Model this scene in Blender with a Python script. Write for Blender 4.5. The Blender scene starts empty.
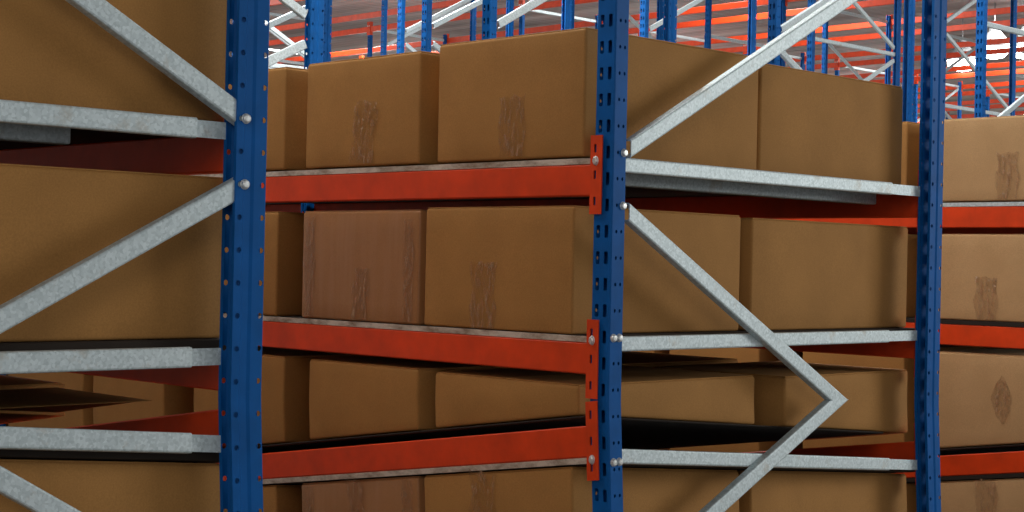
import bpy, bmesh, math, random
from mathutils import Vector, Matrix, noise

random.seed(7)
C = bpy.context.scene.collection
HC = 1.75                      # eye height above the warehouse floor
# axes: X runs across the rows (rack depth), Y runs along the rows (away to the left), Z up.
# levels below are given relative to the eye height
FRAME_D, AISLE = 1.791, 1.203  # rack depth, aisle width
PITCH = 0.075                  # hole pitch of the uprights
Z1, Z2 = 0.3116, -0.1999       # top faces of the two level shelves
DK, BH = 0.0187, 0.091         # deck edge, beam height
BAY = 3.62
BAYC = 3.54                    # bay length of the right rack

# the bottom shelf is not level: it drops backwards and to the left
def fold(u, v): return -0.3768 - 0.0437*u - 0.0742*v
def low(z): return lambda u, v: 2*fold(u, v) - z

# ------------------------------------------------------------------ helpers
def tag(o, label, cat, group=None, kind=None):
    if label: o['label'] = label
    if cat: o['category'] = cat
    if group: o['group'] = group
    if kind: o['kind'] = kind
    return o

def obj(name, bm, m, parent=None, smooth=False):
    me = bpy.data.meshes.new(name)
    bmesh.ops.recalc_face_normals(bm, faces=bm.faces)
    bm.to_mesh(me); bm.free()
    if m: me.materials.append(m)
    if smooth:
        me.shade_smooth()
    o = bpy.data.objects.new(name, me); C.objects.link(o)
    if parent: o.parent = parent
    return o

def empty(name, loc):
    o = bpy.data.objects.new(name, None); C.objects.link(o)
    o.location = loc; o.empty_display_size = .1
    return o

def copy_tree(o, parent=None):
    c = o.copy(); C.objects.link(c)
    if parent: c.parent = parent
    for ch in o.children: copy_tree(ch, c)
    return c

def box_into(bm, lo, hi):
    vs = [bm.verts.new((x, y, z)) for x in (lo[0], hi[0]) for y in (lo[1], hi[1]) for z in (lo[2], hi[2])]
    q = [(0,1,3,2),(4,6,7,5),(0,4,5,1),(2,3,7,6),(0,2,6,4),(1,5,7,3)]
    for f in q: bm.faces.new([vs[i] for i in f])
    return vs

def bevel(bm, w, seg=2):
    bmesh.ops.bevel(bm, geom=list(bm.edges), offset=w, segments=seg, profile=.7, affect='EDGES', clamp_overlap=True)

def warp(bm, fn):
    """bend every vertex to z = fn(x, y, z)"""
    for v in bm.verts: v.co.z = fn(v.co.x, v.co.y, v.co.z)

def lat(bm, cx, cy, cz, axis, prof, n=12):
    """lathe a profile [(radius, distance along axis)] about an axis"""
    a = Vector(axis).normalized()
    t = a.orthogonal().normalized(); b = a.cross(t)
    rings = []
    for r, d in prof:
        rings.append([bm.verts.new(Vector((cx,cy,cz)) + a*d + (t*math.cos(2*math.pi*i/n) + b*math.sin(2*math.pi*i/n))*r) for i in range(n)])
    for p, q in zip(rings, rings[1:]):
        for i in range(n): bm.faces.new((p[i], p[(i+1)%n], q[(i+1)%n], q[i]))
    bm.faces.new(rings[0][::-1]); bm.faces.new(rings[-1])

# ------------------------------------------------------------------ materials
def mat(name):
    m = bpy.data.materials.new(name); m.use_nodes = True
    nt = m.node_tree; b = nt.nodes['Principled BSDF']
    return m, nt, b
def lin(r, g, b):
    f = lambda c: ((c/255+.055)/1.055)**2.4 if c > 10 else c/255/12.92
    return (f(r), f(g), f(b), 1)
def nd(nt, t, **k):
    n = nt.nodes.new(t)
    for a, v in k.items(): setattr(n, a, v)
    return n

def ramp(nt, fac, c0, c1, p0=.3, p1=.7):
    r = nd(nt, 'ShaderNodeValToRGB')
    r.color_ramp.elements[0].position = p0; r.color_ramp.elements[1].position = p1
    r.color_ramp.elements[0].color = c0; r.color_ramp.elements[1].color = c1
    nt.links.new(fac, r.inputs['Fac'])
    return r.outputs['Color']
def noise_fac(nt, vec, scale, detail=3, rough=.55):
    n = nd(nt, 'ShaderNodeTexNoise'); n.inputs['Scale'].default_value = scale
    n.inputs['Detail'].default_value = detail; n.inputs['Roughness'].default_value = rough
    nt.links.new(vec, n.inputs['Vector'])
    return n.outputs['Fac']
def mapped(nt, sc=(1,1,1)):
    t = nd(nt, 'ShaderNodeTexCoord'); mp = nd(nt, 'ShaderNodeMapping')
    mp.inputs['Scale'].default_value = sc
    nt.links.new(t.outputs['Object'], mp.inputs['Vector'])
    return mp.outputs['Vector']
def mix(nt, fac, a, b, mode='MIX'):
    n = nd(nt, 'ShaderNodeMix', data_type='RGBA', blend_type=mode)
    if isinstance(fac, (int, float)): n.inputs[0].default_value = fac
    else: nt.links.new(fac, n.inputs[0])
    for i, s in ((6, a), (7, b)):
        if isinstance(s, tuple): n.inputs[i].default_value = s
        else: nt.links.new(s, n.inputs[i])
    return n.outputs[2]
def bump(nt, b, h, strength, dist=.01):
    n = nd(nt, 'ShaderNodeBump'); n.inputs['Strength'].default_value = strength; n.inputs['Distance'].default_value = dist
    nt.links.new(h, n.inputs['Height']); nt.links.new(n.outputs['Normal'], b.inputs['Normal'])

def cardboard(name, c0, c1, streak=False):
    m, nt, b = mat(name)
    v = mapped(nt)
    col = ramp(nt, noise_fac(nt, v, 6, 4), lin(*c0), lin(*c1), .25, .75)
    fine = noise_fac(nt, v, 260, 2)
    col = mix(nt, .35, col, ramp(nt, fine, (.35,.35,.35,1), (.65,.65,.65,1)), 'OVERLAY')
    if streak:
        s = noise_fac(nt, mapped(nt, (14, 14, .8)), 2.2, 4)
        col = mix(nt, ramp(nt, s, (0,0,0,1), (.8,.8,.8,1), .45, .75), col, lin(164, 120, 84))
    nt.links.new(col, b.inputs['Base Color'])
    b.inputs['Roughness'].default_value = .8 if not streak else .42
    b.inputs['Specular IOR Level'].default_value = .25
    w = nd(nt, 'ShaderNodeTexWave', bands_direction='DIAGONAL'); w.inputs['Scale'].default_value = 30
    bump(nt, b, noise_fac(nt, v, 25, 3), .08, .01)
    return m
M_CARD = cardboard('brown_cardboard', (154, 111, 60), (168, 122, 67))
M_CARD_WRAP = cardboard('film_wrapped_cardboard', (150, 105, 66), (162, 116, 74), True)
M_CARD_PALE = cardboard('pale_cardboard', (176, 142, 100), (188, 153, 110))

def tape_mat():
    m, nt, b = mat('packing_tape')
    v = mapped(nt, (1, 1, .3))
    f = noise_fac(nt, v, 75, 5, .65)
    nt.links.new(ramp(nt, f, lin(140, 96, 64), lin(205, 168, 132), .42, .68), b.inputs['Base Color'])  # paler crinkle lines are glints painted into the tape colour
    nt.links.new(ramp(nt, f, (.10,.10,.10,1), (.62,.62,.62,1), .47, .70), b.inputs['Alpha'])
    b.inputs['Roughness'].default_value = .25
    bump(nt, b, f, .2, .01)
    return m
M_TAPE = tape_mat()

def paint(name, c, rough=.42, wear=None, var=.86, spec=.4):
    m, nt, b = mat(name)
    v = mapped(nt)
    d = tuple(int(x*var) for x in c)
    col = ramp(nt, noise_fac(nt, v, 9, 5), lin(*d), lin(*c), .3, .7)
    if wear:
        col = mix(nt, ramp(nt, noise_fac(nt, v, 70, 6, .7), (0,0,0,1), (1,1,1,1), .70, .74), col, lin(*wear))
    nt.links.new(col, b.inputs['Base Color'])
    b.inputs['Roughness'].default_value = rough; b.inputs['Specular IOR Level'].default_value = spec
    bump(nt, b, noise_fac(nt, v, 90, 2), .03, .005)
    return m
M_BLUE = paint('blue_powder_coat', (10, 92, 168), .55, spec=.12)
M_ORANGE = paint('orange_powder_coat', (228, 68, 14), .5)
M_DARK = paint('dark_wood_and_shade', (40, 31, 24), .85)  # shade put into the colour of decks and boards; dark wood edges share it

def galv(name, c0, c1, metal=.35, rough=.55, sc=55):
    m, nt, b = mat(name)
    v = mapped(nt)
    vo = nd(nt, 'ShaderNodeTexVoronoi'); vo.inputs['Scale'].default_value = sc
    nt.links.new(v, vo.inputs['Vector'])
    bw = nd(nt, 'ShaderNodeRGBToBW'); nt.links.new(vo.outputs['Color'], bw.inputs[0])
    col = ramp(nt, bw.outputs[0], lin(*c0), lin(*c1), .15, .85)
    st = noise_fac(nt, v, 11, 6, .7)
    col = mix(nt, ramp(nt, st, (0,0,0,1), (.55,.55,.55,1), .58, .70), col, lin(172, 166, 154))
    nt.links.new(col, b.inputs['Base Color'])
    b.inputs['Metallic'].default_value = metal; b.inputs['Roughness'].default_value = rough
    bump(nt, b, bw.outputs[0], .05, .004)
    return m
M_GALV = galv('galvanised_steel', (178, 193, 198), (208, 221, 226), sc=150)
M_ZINC = galv('zinc_bolt', (190, 196, 198), (225, 228, 228), .5, .35, 200)
def deck_mat():
    m, nt, b = mat('worn_deck_edge')
    v = mapped(nt, (1, .35, 1))
    f = noise_fac(nt, v, 22, 6, .75)
    nt.links.new(ramp(nt, f, lin(128, 108, 88), lin(205, 194, 180), .36, .58), b.inputs['Base Color'])
    b.inputs['Roughness'].default_value = .6; b.inputs['Metallic'].default_value = .2
    return m
M_DECK = deck_mat()

# ------------------------------------------------------------------ setting
def concrete():
    m, nt, b = mat('concrete_floor'); v = mapped(nt)
    nt.links.new(ramp(nt, noise_fac(nt, v, 1.3, 8), lin(104,100,94), lin(136,132,126)), b.inputs['Base Color'])
    b.inputs['Roughness'].default_value = .55
    return m
def roof():
    m, nt, b = mat('ribbed_roof_sheet')
    v = mapped(nt)
    nt.links.new(ramp(nt, noise_fac(nt, mapped(nt, (1, .12, 1)), 1.6, 5), lin(74,69,66), lin(158,152,148)), b.inputs['Base Color'])
    wv = nd(nt, 'ShaderNodeTexWave', bands_direction='Y'); wv.inputs['Scale'].default_value = 1.2; wv.inputs['Distortion'].default_value = 0
    nt.links.new(v, wv.inputs['Vector']); bump(nt, b, wv.outputs['Fac'], .25, .03)
    b.inputs['Roughness'].default_value = .6
    return m
bm = bmesh.new(); box_into(bm, (-20, -20, -.2), (75, 75, 0)); tag(obj('floor', bm, concrete()), None, None, kind='structure')
ROOF = HC + 5.2
bm = bmesh.new(); box_into(bm, (-20, -20, ROOF), (75, 75, ROOF + .1))
tag(obj('ceiling', bm, roof()), None, None, kind='structure')

# ------------------------------------------------------------------ upright posts
def oct_cell(bm, o, ax, ay, w, h, cx, cy, rx, ry, square=False):
    """flat rectangular cell (origin o, axes ax / ay, size w x h) with an eight sided hole"""
    P = lambda a, b: bm.verts.new(o + ax*a + ay*b)
    c = [P(0,0), P(w,0), P(w,h), P(0,h)]
    if square:
        e = rx*.35
        k = [P(cx + a, cy + b_) for a, b_ in ((rx,-ry+e),(rx,ry-e),(rx-e,ry),(-rx+e,ry),(-rx,ry-e),(-rx,-ry+e),(-rx+e,-ry),(rx-e,-ry))]
    else:
        k = [P(cx + rx*math.cos(math.radians(t)), cy + ry*math.sin(math.radians(t))) for t in (-22.5,22.5,67.5,112.5,157.5,202.5,247.5,292.5)]
    F = bm.faces.new
    F((c[1], c[2], k[1], k[0])); F((c[2], k[2], k[1]))
    F((c[2], c[3], k[3], k[2])); F((c[3], k[4], k[3]))
    F((c[3], c[0], k[5], k[4])); F((c[0], k[6], k[5]))
    F((c[0], c[1], k[7], k[6])); F((c[1], k[0], k[7]))
def plain(bm, o, ax, ay, w, h):
    v = [bm.verts.new(o + ax*a + ay*b) for a, b in ((0,0),(w,0),(w,h),(0,h))]
    bm.faces.new(v)

def post_mesh(depth, sign, zbot, ztop, groove, offs):
    """C-shaped upright: slotted face at x=0, side walls going sign*depth, open towards the frame; base plate at its foot"""
    bm = bmesh.new(); W = .050 if groove else .072
    n = int((ztop - zbot)/PITCH)
    X = Vector((sign, 0, 0)); Y = Vector((0, 1, 0)); Zv = Vector((0, 0, 1))
    for i in range(n):
        z = zbot + i*PITCH
        # slotted aisle face
        for c, cx in ((0, W/2*.55), (1, W/2*.42)):
            oct_cell(bm, Vector((0, c*W/2 + (.004 if c == 0 else 0), z)), Y, Zv, W/2 - .004, PITCH, cx - (.004 if c == 0 else 0), PITCH/2, .0072, .0180, True)
        # side walls
        for yv, s in ((0, 1), (W, -1)):
            o = lambda x, d=0: Vector((sign*x, yv + s*d, z))
            if groove:
                a, b_, c_, d_ = .036, .043, .061, .067
                oct_cell(bm, o(.004), X, Zv, a-.004, PITCH, .011-.004+.001, PITCH/2, .0068, .0068)
                # outer column of holes lies by the frame side, inner column by the aisle side
                v0 = [bm.verts.new(o(x, d)) for x, d in ((a,0),(b_,.004),(c_,.004),(d_,0))]
                v1 = [bm.verts.new(p.co + Zv*PITCH) for p in v0]
                for j in range(3): bm.faces.new((v0[j], v0[j+1], v1[j+1], v1[j]))
                oct_cell(bm, o(d_), X, Zv, depth-d_, PITCH, .007, PITCH/2, .0068, .0068)
            else:
                m = depth*.56
                oct_cell(bm, o(.004), X, Zv, m-.004, PITCH, depth*.38-.004, PITCH/2, .0048, .0055)
                oct_cell(bm, o(m), X, Zv, depth-m, PITCH, depth*.2, PITCH/2, .0048, .0055)
            # chamfer to the slotted face and inward lip at the open side
            p = [bm.verts.new(q) for q in (Vector((sign*.004, yv, z)), Vector((0, yv + s*.004, z)))]
            r = [bm.verts.new(q.co + Zv*PITCH) for q in p]
            bm.faces.new((p[0], p[1], r[1], r[0]))
            plain(bm, Vector((sign*depth, yv, z)), Y*s, Zv, .010 if groove else .034, PITCH)
    # far chamfer filler on the slotted face
    bmesh.ops.remove_doubles(bm, verts=list(bm.verts), dist=.0004)
    bmesh.ops.recalc_face_normals(bm, faces=list(bm.faces))
    bmesh.ops.solidify(bm, geom=list(bm.faces), thickness=.0022)
    box_into(bm, (min(0, sign*(depth+.02)) - .01, -.03, zbot - .012), (max(0, sign*(depth+.02)) + .01, W + .018, zbot))
    return bm

POST_CACHE = {}
def make_post(key, depth, sign, ztop, groove, parent, phase):
    if key not in POST_CACHE:
        zbot = .012
        # shift so that holes fall on the photographed heights
        zb = ((phase + HC) % PITCH) - PITCH/2
        while zb < .012: zb += PITCH
        bm = post_mesh(depth, sign, zb, ztop + HC, groove, 0)
        for v in bm.verts:
            if v.co.z < zb - .001: v.co.z -= zb - .012
        # foot sleeve between plate and first hole row
        bx = sorted((0, sign*depth))
        box_into(bm, (bx[0], 0, .01), (bx[1], .050 if groove else .072, zb + .001))
        me = bpy.data.meshes.new('upright_post'); bm.to_mesh(me); bm.free(); me.materials.append(M_BLUE)
        POST_CACHE[key] = me
    o = bpy.data.objects.new('upright_post', POST_CACHE[key]); C.objects.link(o); o.parent = parent
    return o

def channel(bm, p, q, h, dep, y0, th=.0035, skew0=None, skew1=None):
    """C-channel bar in the frame plane from p to q (x,z): web of height h at y0, flanges going back by dep; ends cut upright when asked"""
    d = Vector((q[0]-p[0], 0, q[1]-p[1])); L = d.length; d.normalize()
    nrm = Vector((-d.z, 0, d.x))
    b = .005
    prof = [(-h/2, dep), (-h/2, b), (-h/2+b*.3, b*.3), (-h/2+b, 0), (h/2-b, 0), (h/2-b*.3, b*.3), (h/2, b), (h/2, dep),
            (h/2-th, dep), (h/2-th, th+b*.5), (h/2-th-b*.5, th), (-h/2+th+b*.5, th), (-h/2+th, th+b*.5), (-h/2+th, dep)]
    rings = []
    for base, sk in ((Vector((p[0], y0, p[1])), skew0), (Vector((q[0], y0, q[1])), skew1)):
        ring = []
        for a, c in prof:
            pt = base + nrm*a + Vector((0, c, 0))
            if sk == 'upright': pt = pt - d*(a*nrm.x/d.x if abs(d.x) > 1e-6 else 0)
            if sk == 'level': pt = pt - d*(a*nrm.z/d.z)
            ring.append(bm.verts.new(pt))
        rings.append(ring)
    n = len(prof)
    for i in range(n): bm.faces.new((rings[0][i], rings[0][(i+1)%n], rings[1][(i+1)%n], rings[1][i]))
    bm.faces.new(rings[0]); bm.faces.new(rings[1][::-1])

def bolt_into(bm, x, y, z, axis, r=.0105):
    lat(bm, x, y, z, axis, [(r*1.15, -.001), (r*1.15, .002), (r, .003), (r*.97, .0075), (r*.7, .0095), (.001, .0098)], 12)

def side_bar(u0, u1, z, y0, tongue0=0, tongue1=0, h=.043):
    """galvanised channel bar carrying the deck at the frame, joggled behind the far post"""
    bm = bmesh.new()
    channel(bm, (u0 + tongue0, z - h/2), (u1 - tongue1, z - h/2), h, .022, y0)
    if tongue0: box_into(bm, (u0, y0 + .012, z - h + .003), (u0 + tongue0 + .02, y0 + .016, z - .004))
    if tongue1: box_into(bm, (u1 - tongue1 - .02, y0 + .012, z - h + .003), (u1, y0 + .016, z - .004))
    return bm

# ---- generic frame for the rows further back: built once, then copied
def frame_braces(parent, first, ztop, w=.047):
    k = 0; z = first; side = 0
    while z + .95 < ztop:
        a, b = (.10, FRAME_D - .10) if side == 0 else (FRAME_D - .10, .10)
        bm = bmesh.new(); channel(bm, (a, z + .075 + HC), (b, z + .95 - .075 + HC), w, .025, .02)
        obj('brace', bm, M_GALV, parent)
        z += .95; side = 1 - side
def make_frame(first, ztop=4.07):
    t = empty('upright_frame', (0, 0, 0))
    make_post('near', .055, 1, ztop, False, t, .325).location = (0, 0, 0)
    make_post('far', .087, -1, ztop, True, t, .32).location = (FRAME_D, 0, 0)
    frame_braces(t, first, ztop)
    for z in (first + 2.85, 3.93):
        bm = bmesh.new(); channel(bm, (.056, z + HC), (FRAME_D - .088, z + HC), .045, .025, .02)
        obj('brace', bm, M_GALV, t)
    return t

# ------------------------------------------------------------------ the three near frames
def near_frame(name_label, loc_u, braces, bars, bolts, ztop=2.2):
    t = empty('upright_frame', (loc_u, 0, 0)); tag(t, name_label, 'rack frame')
    a = make_post('near', .055, 1, 4.07, False, t, .325)
    b = make_post('far', .087, -1, 4.07, True, t, .32); b.location = (FRAME_D, 0, 0)
    for o, pts in ((a, [x for x in bolts if x[0] < .5]), (b, [x for x in bolts if x[0] > .5])):
        for (x, z) in pts:
            bm = bmesh.new(); bolt_into(bm, x - (0 if o is a else FRAME_D), 0, z + HC, (0, -1, 0))
            obj('bolt', bm, M_ZINC, o)
    for br in braces:
        bm = bmesh.new()
        for (p, q, s0, s1) in br:
            channel(bm, (p[0], p[1] + HC), (q[0], q[1] + HC), .047, .026, .004, skew0=s0, skew1=s1)
        obj('brace', bm, M_GALV, t)
    return t
def fold_l(u, loc_u): return fold(u + loc_u, 0)

# middle frame: K of braces from the near post, the lower one a folded pair meeting in a mitre
ap_u = 1.165; ap_z = fold(1.165, .01)
low_end = low(.158)(0, 0)
fm = near_frame('blue upright frame left of the right-hand box face, with zinc braces forming an open V below', 0.0,
    [[((.082, .339), (1.70, 1.187), 'upright', 'upright')],
     [((.081, .158), (ap_u, ap_z), 'upright', 'level'), ((ap_u, ap_z), (.081, -0.922), 'level', None)]],
    None, [(.045, .325), (.045, .174), (.016, -.202), (.041, -.202), (.016, -.554), (.041, -.554)])
tag(fm, 'middle blue rack frame whose zinc braces meet in a sideways V at lower right', 'rack frame')
fl = near_frame('', -AISLE - FRAME_D + .006,
    [[((FRAME_D - .072, .330), (.10, 1.192), 'upright', 'upright')],
     [((FRAME_D - .072, .161), (-2.137 + AISLE + FRAME_D, -0.284), 'upright', 'level'), ((-2.137 + AISLE + FRAME_D, -0.284), (FRAME_D - .072, -0.806), 'level', None)]],
    None, [(FRAME_D - .063, .32), (FRAME_D - .063, .17)])
tag(fl, 'nearest blue rack frame at left with a round-holed post and two braces splaying leftwards', 'rack frame')

def add_bar(frame, u0, u1, z, t1, fn=None, y0=.031):
    lu = frame.location.x
    bm = side_bar(u0, u1, z + HC, y0, 0, t1, .046 if lu < -1 else .043)
    if fn:
        bmesh.ops.subdivide_edges(bm, edges=[e for e in bm.edges if abs(e.verts[0].co.x - e.verts[1].co.x) > .5], cuts=2)
        for v in bm.verts: v.co.z = 2*fold(v.co.x + lu, v.co.y) - (v.co.z - HC) + HC
    obj('side_bar', bm, M_GALV, frame)
for fr, t1 in ((fm, .20), (fl, .085)):
    add_bar(fr, .056, FRAME_D - .087, Z1 + .004, t1)
    add_bar(fr, .056, FRAME_D - .087, Z2 - .001, t1)
    add_bar(fr, .056, FRAME_D - .087, Z2, t1, True)

# ------------------------------------------------------------------ shelf beams
def make_beam(u_face, sgn, v0, v1, ztop, label, cat='shelf beam', mirrored=False, group=None, plates=(1, 1), seg=6):
    """box beam with a stepped top edge along Y; aisle face at u_face, body going sgn; hooked end plates"""
    t = empty('shelf_beam', (u_face, (v0+v1)/2, 0)); t['kind'] = 'thing'
    cx, cy = u_face, (v0+v1)/2
    def tr(bm):
        for v in bm.verts:
            x, y = v.co.x + cx, v.co.y + cy
            z = v.co.z
            v.co.z = ((2*fold(x, y) - z) if mirrored else z) + HC
        return bm
    bm = bmesh.new()
    prof = [(0, ztop-.004), (.004, ztop), (.041, ztop), (.045, ztop-.004), (.045, ztop-BH+.004), (.041, ztop-BH), (.004, ztop-BH), (0, ztop-BH+.004)]
    rings = []
    for i in range(seg+1):
        yy = v0 - cy + .078 + (v1-v0-.090)*i/seg
        rings.append([bm.verts.new((sgn*a, yy, z)) for a, z in prof])
    for p, q in zip(rings, rings[1:]):
        for i in range(8): bm.faces.new((p[i], p[(i+1)%8], q[(i+1)%8], q[i]))
    bm.faces.new(rings[0]); bm.faces.new(rings[-1][::-1])
    obj('beam_bar', tr(bm), M_ORANGE, t)
    for end, use in ((0, plates[0]), (1, plates[1])):
        if not use: continue
        ye = (v0 + .033) if end == 0 else (v1 - .008)
        yl = ye - cy
        bm = bmesh.new()
        zt = ztop + (.081 if ztop > 0 else .067); n = 3
        # plate hooked over the post face, one cell per slot
        for i in range(n):
            oct_cell(bm, Vector((-sgn*.007, yl, zt - (i+1)*PITCH)), Vector((0,1,0)), Vector((0,0,1)), .044, PITCH, .026 if end == 0 else .018, PITCH/2, .0048, .012, True)
        bmesh.ops.remove_doubles(bm, verts=list(bm.verts), dist=.0004)
        bmesh.ops.solidify(bm, geom=list(bm.faces), thickness=.004)
        yr = yl + .044 if end == 0 else yl
        box_into(bm, (min(-sgn*.007, sgn*.045), yr - .002, zt - n*PITCH), (max(-sgn*.007, sgn*.045), yr + .002, zt))
        pl = obj('end_plate', tr(bm), M_ORANGE, t)
        bm = bmesh.new()
        bolt_into(bm, -sgn*.010, yl + (.022 if end == 0 else .022), ztop + .008, (-sgn, 0, 0), .0085)
        for v in bm.verts: v.co.z = (v.co.z - ztop - .008)*1.45 + ztop + .008
        obj('locking_bolt', tr(bm), M_ZINC, pl)
    tag(t, label, cat, group)
    return t

# ------------------------------------------------------------------ shelf decks
def channel_bm(ua, ub, z, y):
    bm = bmesh.new(); channel(bm, (ua, z - .0215), (ub, z - .0215), .043, .04, y)
    return bm

def make_deck(u0, u1, v0, v1, ztop, th, label, mirrored=False, m=None, name='shelf_deck', support_extra=.0, edge=None):
    cx, cy = (u0+u1)/2, (v0+v1)/2
    bm = bmesh.new()
    nx, ny = 6, 12
    box_into(bm, (u0, v0, ztop - th), (u1, v1, ztop))
    bevel(bm, .0025, 1)
    # stiffening hat ribs under the sheet
    def place(ob):
        for v in ob.data.vertices:
            z = v.co.z
            v.co = (v.co.x - cx, v.co.y - cy, ((2*fold(v.co.x, v.co.y) - z) if mirrored else z) + HC)
        if mirrored: ob.data.flip_normals()
    o = obj(name, bm, M_DARK); place(o)  # deck body coloured dark to hold the shade on the sheet
    o.location = (cx, cy, 0)
    if not m:
        for x0, x1 in ((u0 - .0035, u0), (u1, u1 + .0035)):
            bm = bmesh.new(); n = 24
            for i in range(n):
                a, b_ = v0 + (v1-v0)*i/n, v0 + (v1-v0)*(i+1)/n
                box_into(bm, (x0, a, ztop - th - .0), (x1, b_, ztop - .001))
            bmesh.ops.remove_doubles(bm, verts=list(bm.verts), dist=.0003)
            e = obj('edge_strip', bm, edge or M_DECK, o); place(e)
        bm = channel_bm(u0 + .055, u0 + 1.43 + support_extra, ztop - th, v0 + .166)
        e = obj('support_bar', bm, M_GALV, o); place(e)
    tag(o, label, 'shelf deck')
    return o

# ------------------------------------------------------------------ cartons
def make_carton(u0, u1, v0, v1, zb, zt, label, group=None, m=None, tapes=(), name='cardboard_box', flaps=True, top_seam='v', bulge=.003, bev=.009):
    fb = zb if callable(zb) else (lambda u, v: zb)
    ft = zt if callable(zt) else (lambda u, v: zt)
    m = m or M_CARD
    cx, cy = (u0+u1)/2, (v0+v1)/2
    base = fb(cx, cy) + HC
    t = empty(name, (cx, cy, base)); tag(t, label, 'box', group)
    sd = random.random()*50
    bm = bmesh.new()
    box_into(bm, (0,0,0), (1,1,1))
    bmesh.ops.subdivide_edges(bm, edges=list(bm.edges), cuts=5, use_grid_fill=True)
    du, dv = u1-u0, v1-v0
    for v in bm.verts:
        a, b, c = v.co
        # faces belly out slightly in the middle, arrises stay crisp
        k = 16*a*(1-a)*b*(1-b)
        ka, kb, kc = 4*a*(1-a), 4*b*(1-b), 4*c*(1-c)
        nz = noise.noise(Vector((a*2+sd, b*2, c*2)))*.0035 if bulge else 0
        x, y = u0 + a*du, v0 + b*dv
        if a in (0, 1): x += (1 if a else -1)*(bulge*kb*kc + nz*kb)
        if b in (0, 1): y += (1 if b else -1)*(bulge*ka*kc + nz*ka)
        zz0, zz1 = fb(x, y), ft(x, y)
        z = zz0 + (zz1-zz0)*c
        v.co = (x-cx, y-cy, z + HC - base)
    edges = [e for e in bm.edges if len(e.link_faces) == 2 and e.calc_face_angle(0) > 1.0]
    bmesh.ops.bevel(bm, geom=edges, offset=bev, segments=3, profile=.5, affect='EDGES', clamp_overlap=True)
    obj('carton_body', bm, m, t, smooth=True)
    if flaps:
        for h in (0, 1):
            bm = bmesh.new()
            if top_seam == 'v':
                lo = (u0 + .006, v0 + .004 if h == 0 else cy + .002); hi = (u1 - .006, cy - .002 if h == 0 else v1 - .004)
            else:
                lo = (u0 + .004 if h == 0 else cx + .002, v0 + .006); hi = (cx - .002 if h == 0 else u1 - .004, v1 - .006)
            box_into(bm, (lo[0], lo[1], 0), (hi[0], hi[1], .004))
            for v in bm.verts:
                z = ft(v.co.x, v.co.y) - .001 + v.co.z
                v.co = (v.co.x - cx, v.co.y - cy, z + HC - base)
            bevel(bm, .0012, 1)
            obj('top_flap', bm, m, t)
    for tp in tapes:
        make_tape(t, tp, cx, cy, base, u0, sd)
    return t

def make_tape(t, tp, cx, cy, base, uf, sd):
    """crinkled strip of packing tape on the aisle face: (v centre, width, z bottom, z top, lean, crinkle)"""
    vc, w, z0, z1, lean, cr = tp
    bm = bmesh.new(); nx, nz = 10, 22
    g = []
    for j in range(nz+1):
        row = []
        for i in range(nx+1):
            a, c = i/nx - .5, j/nz
            y = vc + a*w*(1 + .12*math.sin(c*9+sd)) + lean*c + .004*noise.noise(Vector((sd, c*6, a)))
            z = z0 + (z1-z0)*c + (.012*noise.noise(Vector((a*5, sd, 2))) if j == nz else 0)
            f = cr*(noise.noise(Vector((a*7+sd, c*5, 0))) + .6*noise.noise(Vector((a*18, c*9+sd, 3))))
            x = uf - .0045 - abs(f)*(.35 + c)
            row.append(bm.verts.new((x-cx, y-cy, z + HC - base)))
        g.append(row)
    for j in range(nz):
        for i in range(nx): bm.faces.new((g[j][i], g[j][i+1], g[j+1][i+1], g[j+1][i]))
    bmesh.ops.solidify(bm, geom=list(bm.faces), thickness=.0006)
    o = obj('packing_tape', bm, M_TAPE, t); 
    return o

# ================================================================== MIDDLE RACK
B0 = Z1 - DK
FZ = Z2 - DK
make_beam(0, 1, 0, BAY, B0, 'orange beam under the topmost boxes across the middle aisle face')
make_beam(0, 1, 0, BAY, FZ, 'orange beam sloping down to the right, upper of the close pair in the middle')
make_beam(0, 1, 0, BAY, FZ, 'orange beam rising to the right, lower of the close pair in the middle', mirrored=True)
make_beam(FRAME_D, -1, 0, BAY, B0, 'shaded rear beam under the top shelf of the middle rack, seen from inside')
make_beam(FRAME_D, -1, 0, BAY, FZ, 'shaded rear beam of the second shelf, above the V braces at right')
make_beam(FRAME_D, -1, 0, BAY, FZ, 'shaded rear beam of the tilted bottom shelf, below the V braces at right', mirrored=True)
def decks(u0, u1, who, v0=.084, se=.0, edge=None, edge2=None, up=0, bay=BAY):
    make_deck(u0, u1, v0, bay - .012, Z1, DK-.0005, 'worn grey deck of the top shelf in the %s' % who, support_extra=se, edge=edge)
    make_deck(u0, u1, v0, bay - .012, Z2 + up, DK-.0005 + up, 'worn grey deck of the second shelf in the %s' % who, support_extra=se, edge=edge2)
    make_deck(u0, u1, v0, bay - .012, Z2 + up, DK-.0005 + up, 'worn grey strip deck under the lowest orange beam of the %s' % who, mirrored=True, support_extra=se, edge=edge2)
decks(.004, FRAME_D - .004, 'middle rack', se=.31)
make_deck(.012, 1.58, .10, BAY - .012, -.334, .006, 'dark tilted board added as shade under the short boxes of the middle rack', mirrored=True, m=M_DARK, name='shade_board')  # dark board added in place of the shade beneath the short boxes

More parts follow.
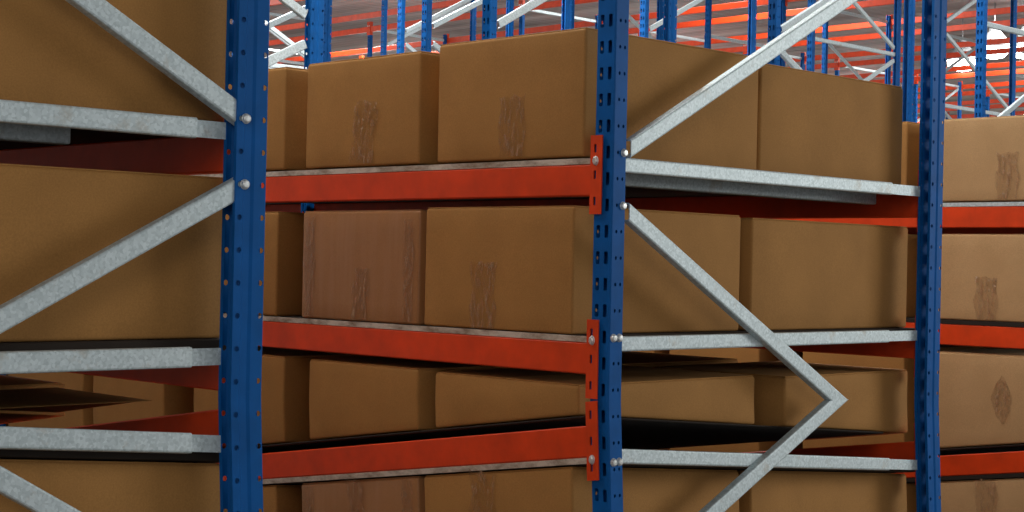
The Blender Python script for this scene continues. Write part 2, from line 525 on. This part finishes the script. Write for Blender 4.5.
FRONT1 = [(.13, .745), (.83, 1.42), (1.54, 2.15), (2.25, 2.86), (2.95, 3.55)]
FRONT2 = [(.15, .795), (.822, 1.43), (1.575, 2.18), (2.28, 2.85), (2.93, 3.55)]
FRONT3 = [(.135, .745), (.825, 1.39), (1.53, 2.09), (2.29, 2.81), (2.89, 3.52)]
def shift(l): return l
L1 = ['tall brown box at the right end of the middle top shelf, taped at its foot',
      'brown box second from the right on the middle top shelf with a long leaning tape',
      'brown box partly behind the nearest blue post on the middle top shelf',
      'brown box glimpsed below the left top shelf, fourth along the aisle',
      'brown box glimpsed below the left top shelf, fifth along the aisle']
L2 = ['wide brown box on the second shelf against the middle slotted post',
      'film-wrapped reddish box on the second shelf between two plain boxes',
      'brown box on the second shelf just right of the nearest blue post',
      'fourth box along the second shelf, behind the left rack',
      'fifth box along the second shelf, behind the left rack']
L3 = ['low brown box wedged between the close pair of orange beams, nearest the middle post',
      'low brown box wedged between the close pair of orange beams, second from the right',
      'low brown box between the close beams, just right of the nearest post',
      'tan box seen through the left rack between its close bars, right of the dark wedge',
      'tan box seen through the left rack between its close bars, leftmost']
L4 = ['bottom box under the lowest middle beam, beside the middle post',
      'film-wrapped bottom box under the lowest middle beam',
      'bottom box under the lowest middle beam, just right of the nearest post',
      'fourth bottom box along the aisle, behind the left rack',
      'fifth bottom box along the aisle, behind the left rack']
T1, T2 = .6745, .1665
tp1 = {0: [(.405, .11, .325, .505, 0, .006)], 1: [(1.115, .115, .325, .53, -.03, .011)]}
tp2 = {0: [(.52, .11, -.196, .006, 0, .002)], 1: [(1.115, .085, -.196, -.02, -.02, .005), (1.385, .06, -.19, .15, .0, .003), (.87, .05, -.19, .14, 0, .004)]}
for i, (a, b) in enumerate(FRONT1):
    make_carton(.0, .832, a if i else .115, b, Z1 + .004, T1 + (.012 if i == 0 else 0), L1[i], tapes=tp1.get(i, ()))
for i, (a, b) in enumerate(FRONT2):
    make_carton(.004, .80, a if i else .15, b, Z2 + .001, T2 + (.006 if i == 0 else 0), L2[i], tapes=tp2.get(i, ()), m=M_CARD_WRAP if i == 1 else None)
for i, (a, b) in enumerate(FRONT3):
    make_carton(.012, .858, a if i else .125, b, low(-.3435), -.346 if i == 0 else -.342, L3[i])
for i, (a, b) in enumerate(FRONT2):
    zf = (lambda z: (lambda u, v: 2*fold(u, v) - z))(Z2 + .007)
    tps = [(x[0], x[1], 2*fold(0, x[0]) - x[3], 2*fold(0, x[0]) - x[2], -x[4], x[5]) for x in tp2.get(i, ())]
    make_carton(.004, .80, a if i else .15, b, -HC + .004, zf, L4[i], tapes=tps, m=M_CARD_WRAP if i == 1 else None)
# boxes behind them, on the frame side
make_carton(.842, 1.70, .115, .66, Z1 + .004, T1 - .004, 'rear brown box on the middle top shelf, right of the seam below the long brace')
make_carton(.838, 1.784, .135, .70, Z2 + .001, T2, 'rear brown box on the second shelf, upper right of the V braces')
make_carton(1.022, 1.785, .125, .70, low(-.3435), -.356, 'low box framed inside the tip of the V braces')
make_carton(.838, 1.784, .135, .70, -HC + .004, low(Z2 + .007), 'rear bottom box right of the lower brace')
for (z0, z1, l) in ((Z1 + .004, T1, 'top shelf'), (Z2 + .001, T2, 'second shelf')):
    make_carton(.86, 1.66, .80, 1.42, z0, z1, 'inner rear box of the middle %s, filling the gap behind' % l)
make_carton(.88, 1.70, .83, 1.45, low(-.3435), -.354, 'inner rear low box between the close beams, behind the front boxes')

make_deck(.004, FRAME_D - .004, BAY + .08, 2*BAY - .012, Z1, DK - .0005, 'shaded deck of the middle rack beyond its next frame')
make_beam(FRAME_D, -1, BAY, 2*BAY, B0, 'shaded rear beam of the middle rack beyond its next frame')
make_carton(.012, .80, BAY + .10, BAY + .70, -HC + .004, -.343, 'tall box beyond the next frame of the middle rack, at the left picture edge')

# ================================================================== LEFT RACK
A1 = -AISLE; A0 = A1 - FRAME_D
make_beam(A1 + .006, -1, 0, BAY, B0, 'dark red beam seen from inside under the left top shelf')
make_beam(A1 + .006, -1, 0, BAY, FZ, 'dark red beam seen from inside under the upper of the two close left bars', plates=(0, 1))
make_beam(A1 + .006, -1, 0, BAY, FZ, 'dark red beam seen from inside above the lower of the two close left bars', mirrored=True, plates=(0, 1))
decks(A0 + .003, A1 - .003, 'left rack', up=.013)
bu = [(-1.232, -1.97), (-1.99, -2.72)]
for j, (b, a) in enumerate(bu):
    for i, (v0, v1) in enumerate(((.105, .74), (.83, 1.44))):
        if i and j: continue
        where = ('behind the upper brace', 'partly outside the picture', 'further along the row')[j if not i else 2]
        make_carton(a, b, v0, v1, Z1 + .004, T1 + .02, 'big brown box on the left top shelf, %s' % where)
        where = ('behind the lower brace', 'partly outside the picture', 'further along the row')[j if not i else 2]
        make_carton(a, b, v0, v1, Z2 + .014, T2 + .02, 'big brown box on the left second shelf, %s' % where)
        make_carton(a, b, v0, v1, -HC + .004, low(Z2 + .020), 'bottom box in the left rack below the two close bars, %s' % ('at right', 'at left', 'set further back')[j if not i else 2])
def wedge_low(u, v): return min(2*fold(u, v) + .343, -.3445)
make_carton(-2.05, -1.30, .30, .75, wedge_low, -.343, 'front shallow box in deep shade between the two close left bars', flaps=False, bev=.0008, bulge=0)
make_carton(-2.05, -1.226, .84, 1.45, low(-.343), -.343, 'second shallow box in deep shade between the two close left bars')

# ================================================================== RIGHT RACK
R0 = 2.91
make_beam(R0, 1, 0, BAYC, B0, 'orange beam at the right edge under the highest pale box')
make_beam(R0, 1, 0, BAYC, FZ, 'orange beam at the right edge, middle of the three')
make_beam(R0, 1, 0, BAYC, FZ, 'orange beam at the right edge, lowest of the three', mirrored=True)
decks(R0 + .003, R0 + FRAME_D - .003, 'right rack', edge=M_GALV, edge2=M_DARK, bay=BAYC)
make_beam(R0 + FRAME_D, -1, 0, BAYC, B0, 'rear beam of the right rack glimpsed over its second-shelf boxes')
make_deck(R0 + .012, R0 + 1.6, .10, BAYC - .012, -.333, .006, 'dark tilted board added as shade under the right rack short boxes', mirrored=True, m=M_DARK, name='shade_board')  # another added board, its dark tone standing for shade
CF = [(.10, .715), (.842, 1.39), (1.64, 2.2), (2.3, 2.86)]
tc1 = [(.352, .10, .325, .52, .0, .010)]
tc2 = [(.44, .105, -.195, -.012, 0, .010)]
for i, (a, b) in enumerate(CF):
    w = ('with crinkled tape', 'just left of the far post', 'third along', 'fourth along')[i]
    tone = 'pale' if i == 0 else 'brown'
    make_carton(R0 + .002, R0 + .72, a, b, Z1 + .004, T1, '%s box on the right top shelf, %s' % (tone, w), m=M_CARD_PALE if i == 0 else None, tapes=tc1 if i == 0 else ())
    make_carton(R0 + .004, R0 + .72, a, b, Z2 + .001, T2 + .005, '%s box on the right second shelf, %s' % (tone, w), m=M_CARD_PALE if i == 0 else None, tapes=tc2 if i == 0 else ())
    t = make_carton(R0 + .012, R0 + .72, a, b, low(-.343), -.343, '%s box between the two lower right beams, %s' % (tone, 'with a pointed oval tape mark' if i == 0 else w), m=M_CARD_PALE if i == 0 else None)
    if i == 0: c3 = t
    make_carton(R0 + .004, R0 + .72, a, b, -HC + .004, low(Z2 + .007), 'bottom %s box at the right edge, %s' % (tone, w), m=M_CARD_PALE if i == 0 else None,
                tapes=[(x[0], x[1], 2*fold(R0, x[0]) - x[3], 2*fold(R0, x[0]) - x[2], 0, x[5]) for x in tc2] if i == 0 else ())
for a, b, w in ((.50, 1.15, 'nearer'), (1.25, 1.9, 'farther')):
    make_carton(R0 + .78, R0 + 1.55, a, b, low(-.343), -.343, '%s rear box between the lower right beams, behind the front boxes' % w)
# oval crinkle of tape on the low right box
def oval_tape(t, uf, vc, zc, rv, rz):
    cx, cy, base = t.location
    bm = bmesh.new()
    rings = []
    for k, (s, h) in enumerate(((1.0, .001), (.86, .012), (.72, .003), (.45, .009), (.22, .003), (.02, .008))):
        ring = []
        for i in range(28):
            a = 2*math.pi*i/28
            wob = 1 + .10*noise.noise(Vector((math.cos(a)*2, math.sin(a)*2, k)))
            r = s*wob/(abs(math.cos(a))**1.3 + abs(math.sin(a))**1.3)**(1/1.3)
            ring.append(bm.verts.new((uf - .003 - h*(.6 + .6*abs(noise.noise(Vector((a*3, k, 5))))) - cx, vc + rv*r*math.cos(a) - cy, zc + rz*r*math.sin(a) + HC - base)))
        rings.append(ring)
    for p, q in zip(rings, rings[1:]):
        for i in range(28): bm.faces.new((p[i], p[(i+1)%28], q[(i+1)%28], q[i]))
    bm.faces.new(rings[-1])
    bmesh.ops.solidify(bm, geom=list(bm.faces), thickness=.0006)
    obj('packing_tape', bm, M_TAPE, t)
oval_tape(c3, R0 + .012, .364, fold(R0, .364), .05, .105)

NEAR = [o for o in C.objects if o.parent is None and o.get('kind') != 'structure']
# ================================================================== FRAMES AND TOP BEAMS FURTHER BACK
CAMU, CAMV = -3.4325, -3.0586
FWD = (.7047, .7095); RGT = (.7095, -.7047)
def looks(u, v):                 # bearing and distance from the viewpoint
    x, y = u - CAMU, v - CAMV
    d = x*FWD[0] + y*FWD[1]
    return (x*RGT[0] + y*RGT[1])/d, d
proto = {}
def back_frame(u, v, first, label, group=None):
    k = round(first, 3)
    if k not in proto:
        proto[k] = make_frame(first); o = proto[k]
    else: o = copy_tree(proto[k])
    o.location = (u, v, 0)
    tag(o, label, 'rack frame', group)
    return o
back_frame(0, BAY, .24, 'blue frame behind the second top box with zinc braces slanting left')
back_frame(A0, BAY, .25, 'far frame of the left rack, behind the big left boxes')
back_frame(R0, BAYC, -.61, 'blue slotted frame behind the tall top box with a zinc brace rising from it').scale.x = .92
back_frame(R0, -.0, -.70, 'near frame of the right rack just beyond the right edge')
ROWS = [5.72, 8.55, 11.35, 14.1, 16.9, 19.75, 22.6, 25.4, 28.3, 31.1, 34.0, 36.8]
GF = 'distant blue frames under the roof'
GB = 'distant orange top beams'
back_frame(R0, 2*BAY, -.70, 'distant blue rack frame standing in the rows under the roof', GF)
for r, u in enumerate(ROWS):
    for k in range(0, 11):
        v = k*BAY
        b0, d0 = looks(u, v); b1, d1 = looks(u + FRAME_D, v)
        if max(b0, b1) < -.19 or min(b0, b1) > .36 or min(d0, d1) < 6 or d0 > 44: continue
        back_frame(u, v, ((.65, -.30, .05, -.80, .35)[(r*2 + k) % 5]), 'distant blue rack frame standing in the rows under the roof', GF)
beam_proto = {}
nb = 0
for r, u in enumerate(ROWS):
    for uu, sg in ((u, 1), (u + FRAME_D, -1)):
        for k in range(-1, 11):
            v = k*BAY
            b0, d0 = looks(uu, v); b1, d1 = looks(uu, v + BAY)
            if max(b0, b1) < -.18 or min(b0, b1) > .36 or min(d0, d1) < 17 or d0 > 46: continue
            if sg not in beam_proto:
                beam_proto[sg] = make_beam(0, sg, 0, BAY, 3.97, 'distant orange beam tying the frame tops together', 'shelf beam', group=GB, seg=1)
                o = beam_proto[sg]
            else: o = copy_tree(beam_proto[sg])
            o.location = (uu, v + BAY/2, 0)
            nb += 1
print('distant beams', nb)

# ================================================================== LAMPS
m, nt, b = mat('lamp_glass'); b.inputs['Emission Color'].default_value = (1, .97, .92, 1); b.inputs['Emission Strength'].default_value = 14
M_LAMP = m
M_HOOD = paint('grey_lamp_hood', (120, 124, 126), .4)
def at(px, z, d):
    bx = (px - 512)/1622.7
    return CAMU + d*(FWD[0] + bx*RGT[0]), CAMV + d*(FWD[1] + bx*RGT[1])
def high_bay(px, z, d, r, label):
    u, v = at(px, z, d)
    t = empty('high_bay_lamp', (u, v, z + HC)); tag(t, label, 'lamp', 'high bay lamps')
    bm = bmesh.new(); lat(bm, 0, 0, 0, (0,0,1), [(r*.98, .0), (r, .02), (r*.85, .14), (r*.4, .30), (r*.25, .42), (.02, .43)], 20)
    obj('lamp_hood', bm, M_HOOD, t)
    bm = bmesh.new(); lat(bm, 0, 0, -.005, (0,0,-1), [(r*.94, 0), (r*.9, .10), (r*.6, .19), (.02, .22)], 20)
    obj('lamp_bowl', bm, M_LAMP, t, True)
    bm = bmesh.new(); lat(bm, 0, 0, .40, (0,0,1), [(.012, 0), (.012, 5.2 - z - .40)], 6)
    obj('hanger_rod', bm, M_HOOD, t)
high_bay(990, 4.35, 31, .30, 'glaring high bay lamp between the two blue posts at upper right')
high_bay(958, 4.22, 32, .30, 'glaring high bay lamp just right of the far dark-edged post')
high_bay(1020, 4.5, 32, .26, 'glaring high bay lamp cut by the right edge of the picture')

def area(name, loc, target, size, power, col=(1,1,1), sy=None):
    l = bpy.data.lights.new(name, 'AREA'); l.energy = power; l.color = col
    l.shape = 'RECTANGLE'; l.size = size; l.size_y = sy or size
    o = bpy.data.objects.new(name, l); C.objects.link(o); o.location = loc
    o.rotation_euler = (Vector(target) - Vector(loc)).to_track_quat('-Z', 'Y').to_euler()
    return o
# daylight from the loading door to the right of the viewpoint, unseen fills added at the left and over the aisles, roof lamps over the hall
area('door_daylight', (6.5, -4.6, HC + 1.6), (.6, 0, HC), 2.6, 165, (1, .98, .92), 2.4)
area('left_fill', (-6.5, -5.5, HC + 3.2), (-.2, 1.2, HC), 3.0, 95, (1, .95, .88), 3.0)  # unseen fill added to brighten the aisle faces from the left
area('aisle_fill', (-.62, 2.2, HC + 3.6), (-.55, 2.2, 0), .3, 135, (1, .96, .9), 4.5)  # unseen fill added for the middle rack's aisle faces
area('aisle_fill', (2.30, 1.0, HC + 3.0), (2.36, 1.0, 0), .3, 52, (1, .96, .9), 4.5)  # unseen fill added to brighten the right rack's box fronts
def roof_lamp(x, y, p):
    area('roof_lamp', (x, y, ROOF - .2), (x, y, 0), 3.0, p, (1, .97, .93), .8)
    l = bpy.data.lights.new('roof_fill', 'POINT'); l.energy = p*.12; l.color = (1, .97, .93); l.shadow_soft_size = .5  # point light added to brighten the roof, no fixture of its own
    o = bpy.data.objects.new('roof_fill', l); C.objects.link(o); o.location = (x, y, ROOF - 1.9)
for i in range(5):
    for j in range(4):
        roof_lamp(7.95 + i*8.6, 3 + j*9, (230, 260, 560, 700)[j])
roof_lamp(5.2, 8.5, 560)  # extra light added to brighten the blue frames behind the boxes

w = bpy.data.worlds.new('hall'); bpy.context.scene.world = w; w.use_nodes = True
w.node_tree.nodes['Background'].inputs['Color'].default_value = (.97, .98, 1, 1)
w.node_tree.nodes['Background'].inputs['Strength'].default_value = .62

# ================================================================== the leaning lower part
# below the tilted shelf line the near racks lean a little sideways
def settle(o, mw):
    for ch in o.children: settle(ch, mw @ ch.matrix_basis)
    if o.type != 'MESH': return
    if o.data.users > 1: o.data = o.data.copy()
    inv = mw.inverted()
    for v in o.data.vertices:
        p = mw @ v.co
        d = fold(p.x, p.y) - (p.z - HC)
        if d > 0:
            p.x += LEAN*RGT[0]*d; p.y += LEAN*RGT[1]*d
            v.co = inv @ p
LEAN = .0426
NEAR += [o for o in C.objects if o.name.startswith('upright_frame') and o.parent is None and o not in NEAR and o.location.x < 3 and o.location.y < 4]
for o in NEAR: settle(o, o.matrix_basis.copy())

# ================================================================== CAMERA
cam = bpy.data.cameras.new('camera'); co = bpy.data.objects.new('camera', cam); C.objects.link(co)
cam.sensor_width = 36; cam.lens = 57.0477; cam.clip_end = 300
pitch, roll = .005318, .021286
fw = Vector((FWD[0]*math.cos(pitch), FWD[1]*math.cos(pitch), math.sin(pitch)))
rt = Vector((RGT[0], RGT[1], 0)); up = rt.cross(fw)
xr = rt*math.cos(roll) + up*math.sin(roll); ur = -rt*math.sin(roll) + up*math.cos(roll)
co.matrix_world = Matrix(((xr.x, ur.x, -fw.x, CAMU), (xr.y, ur.y, -fw.y, CAMV), (xr.z, ur.z, -fw.z, HC), (0,0,0,1)))
S = bpy.context.scene; S.camera = co
S.view_settings.view_transform = 'Standard'; S.view_settings.look = 'None'
S.view_settings.gamma = 1; S.view_settings.use_curve_mapping = False; S.view_settings.exposure = .2
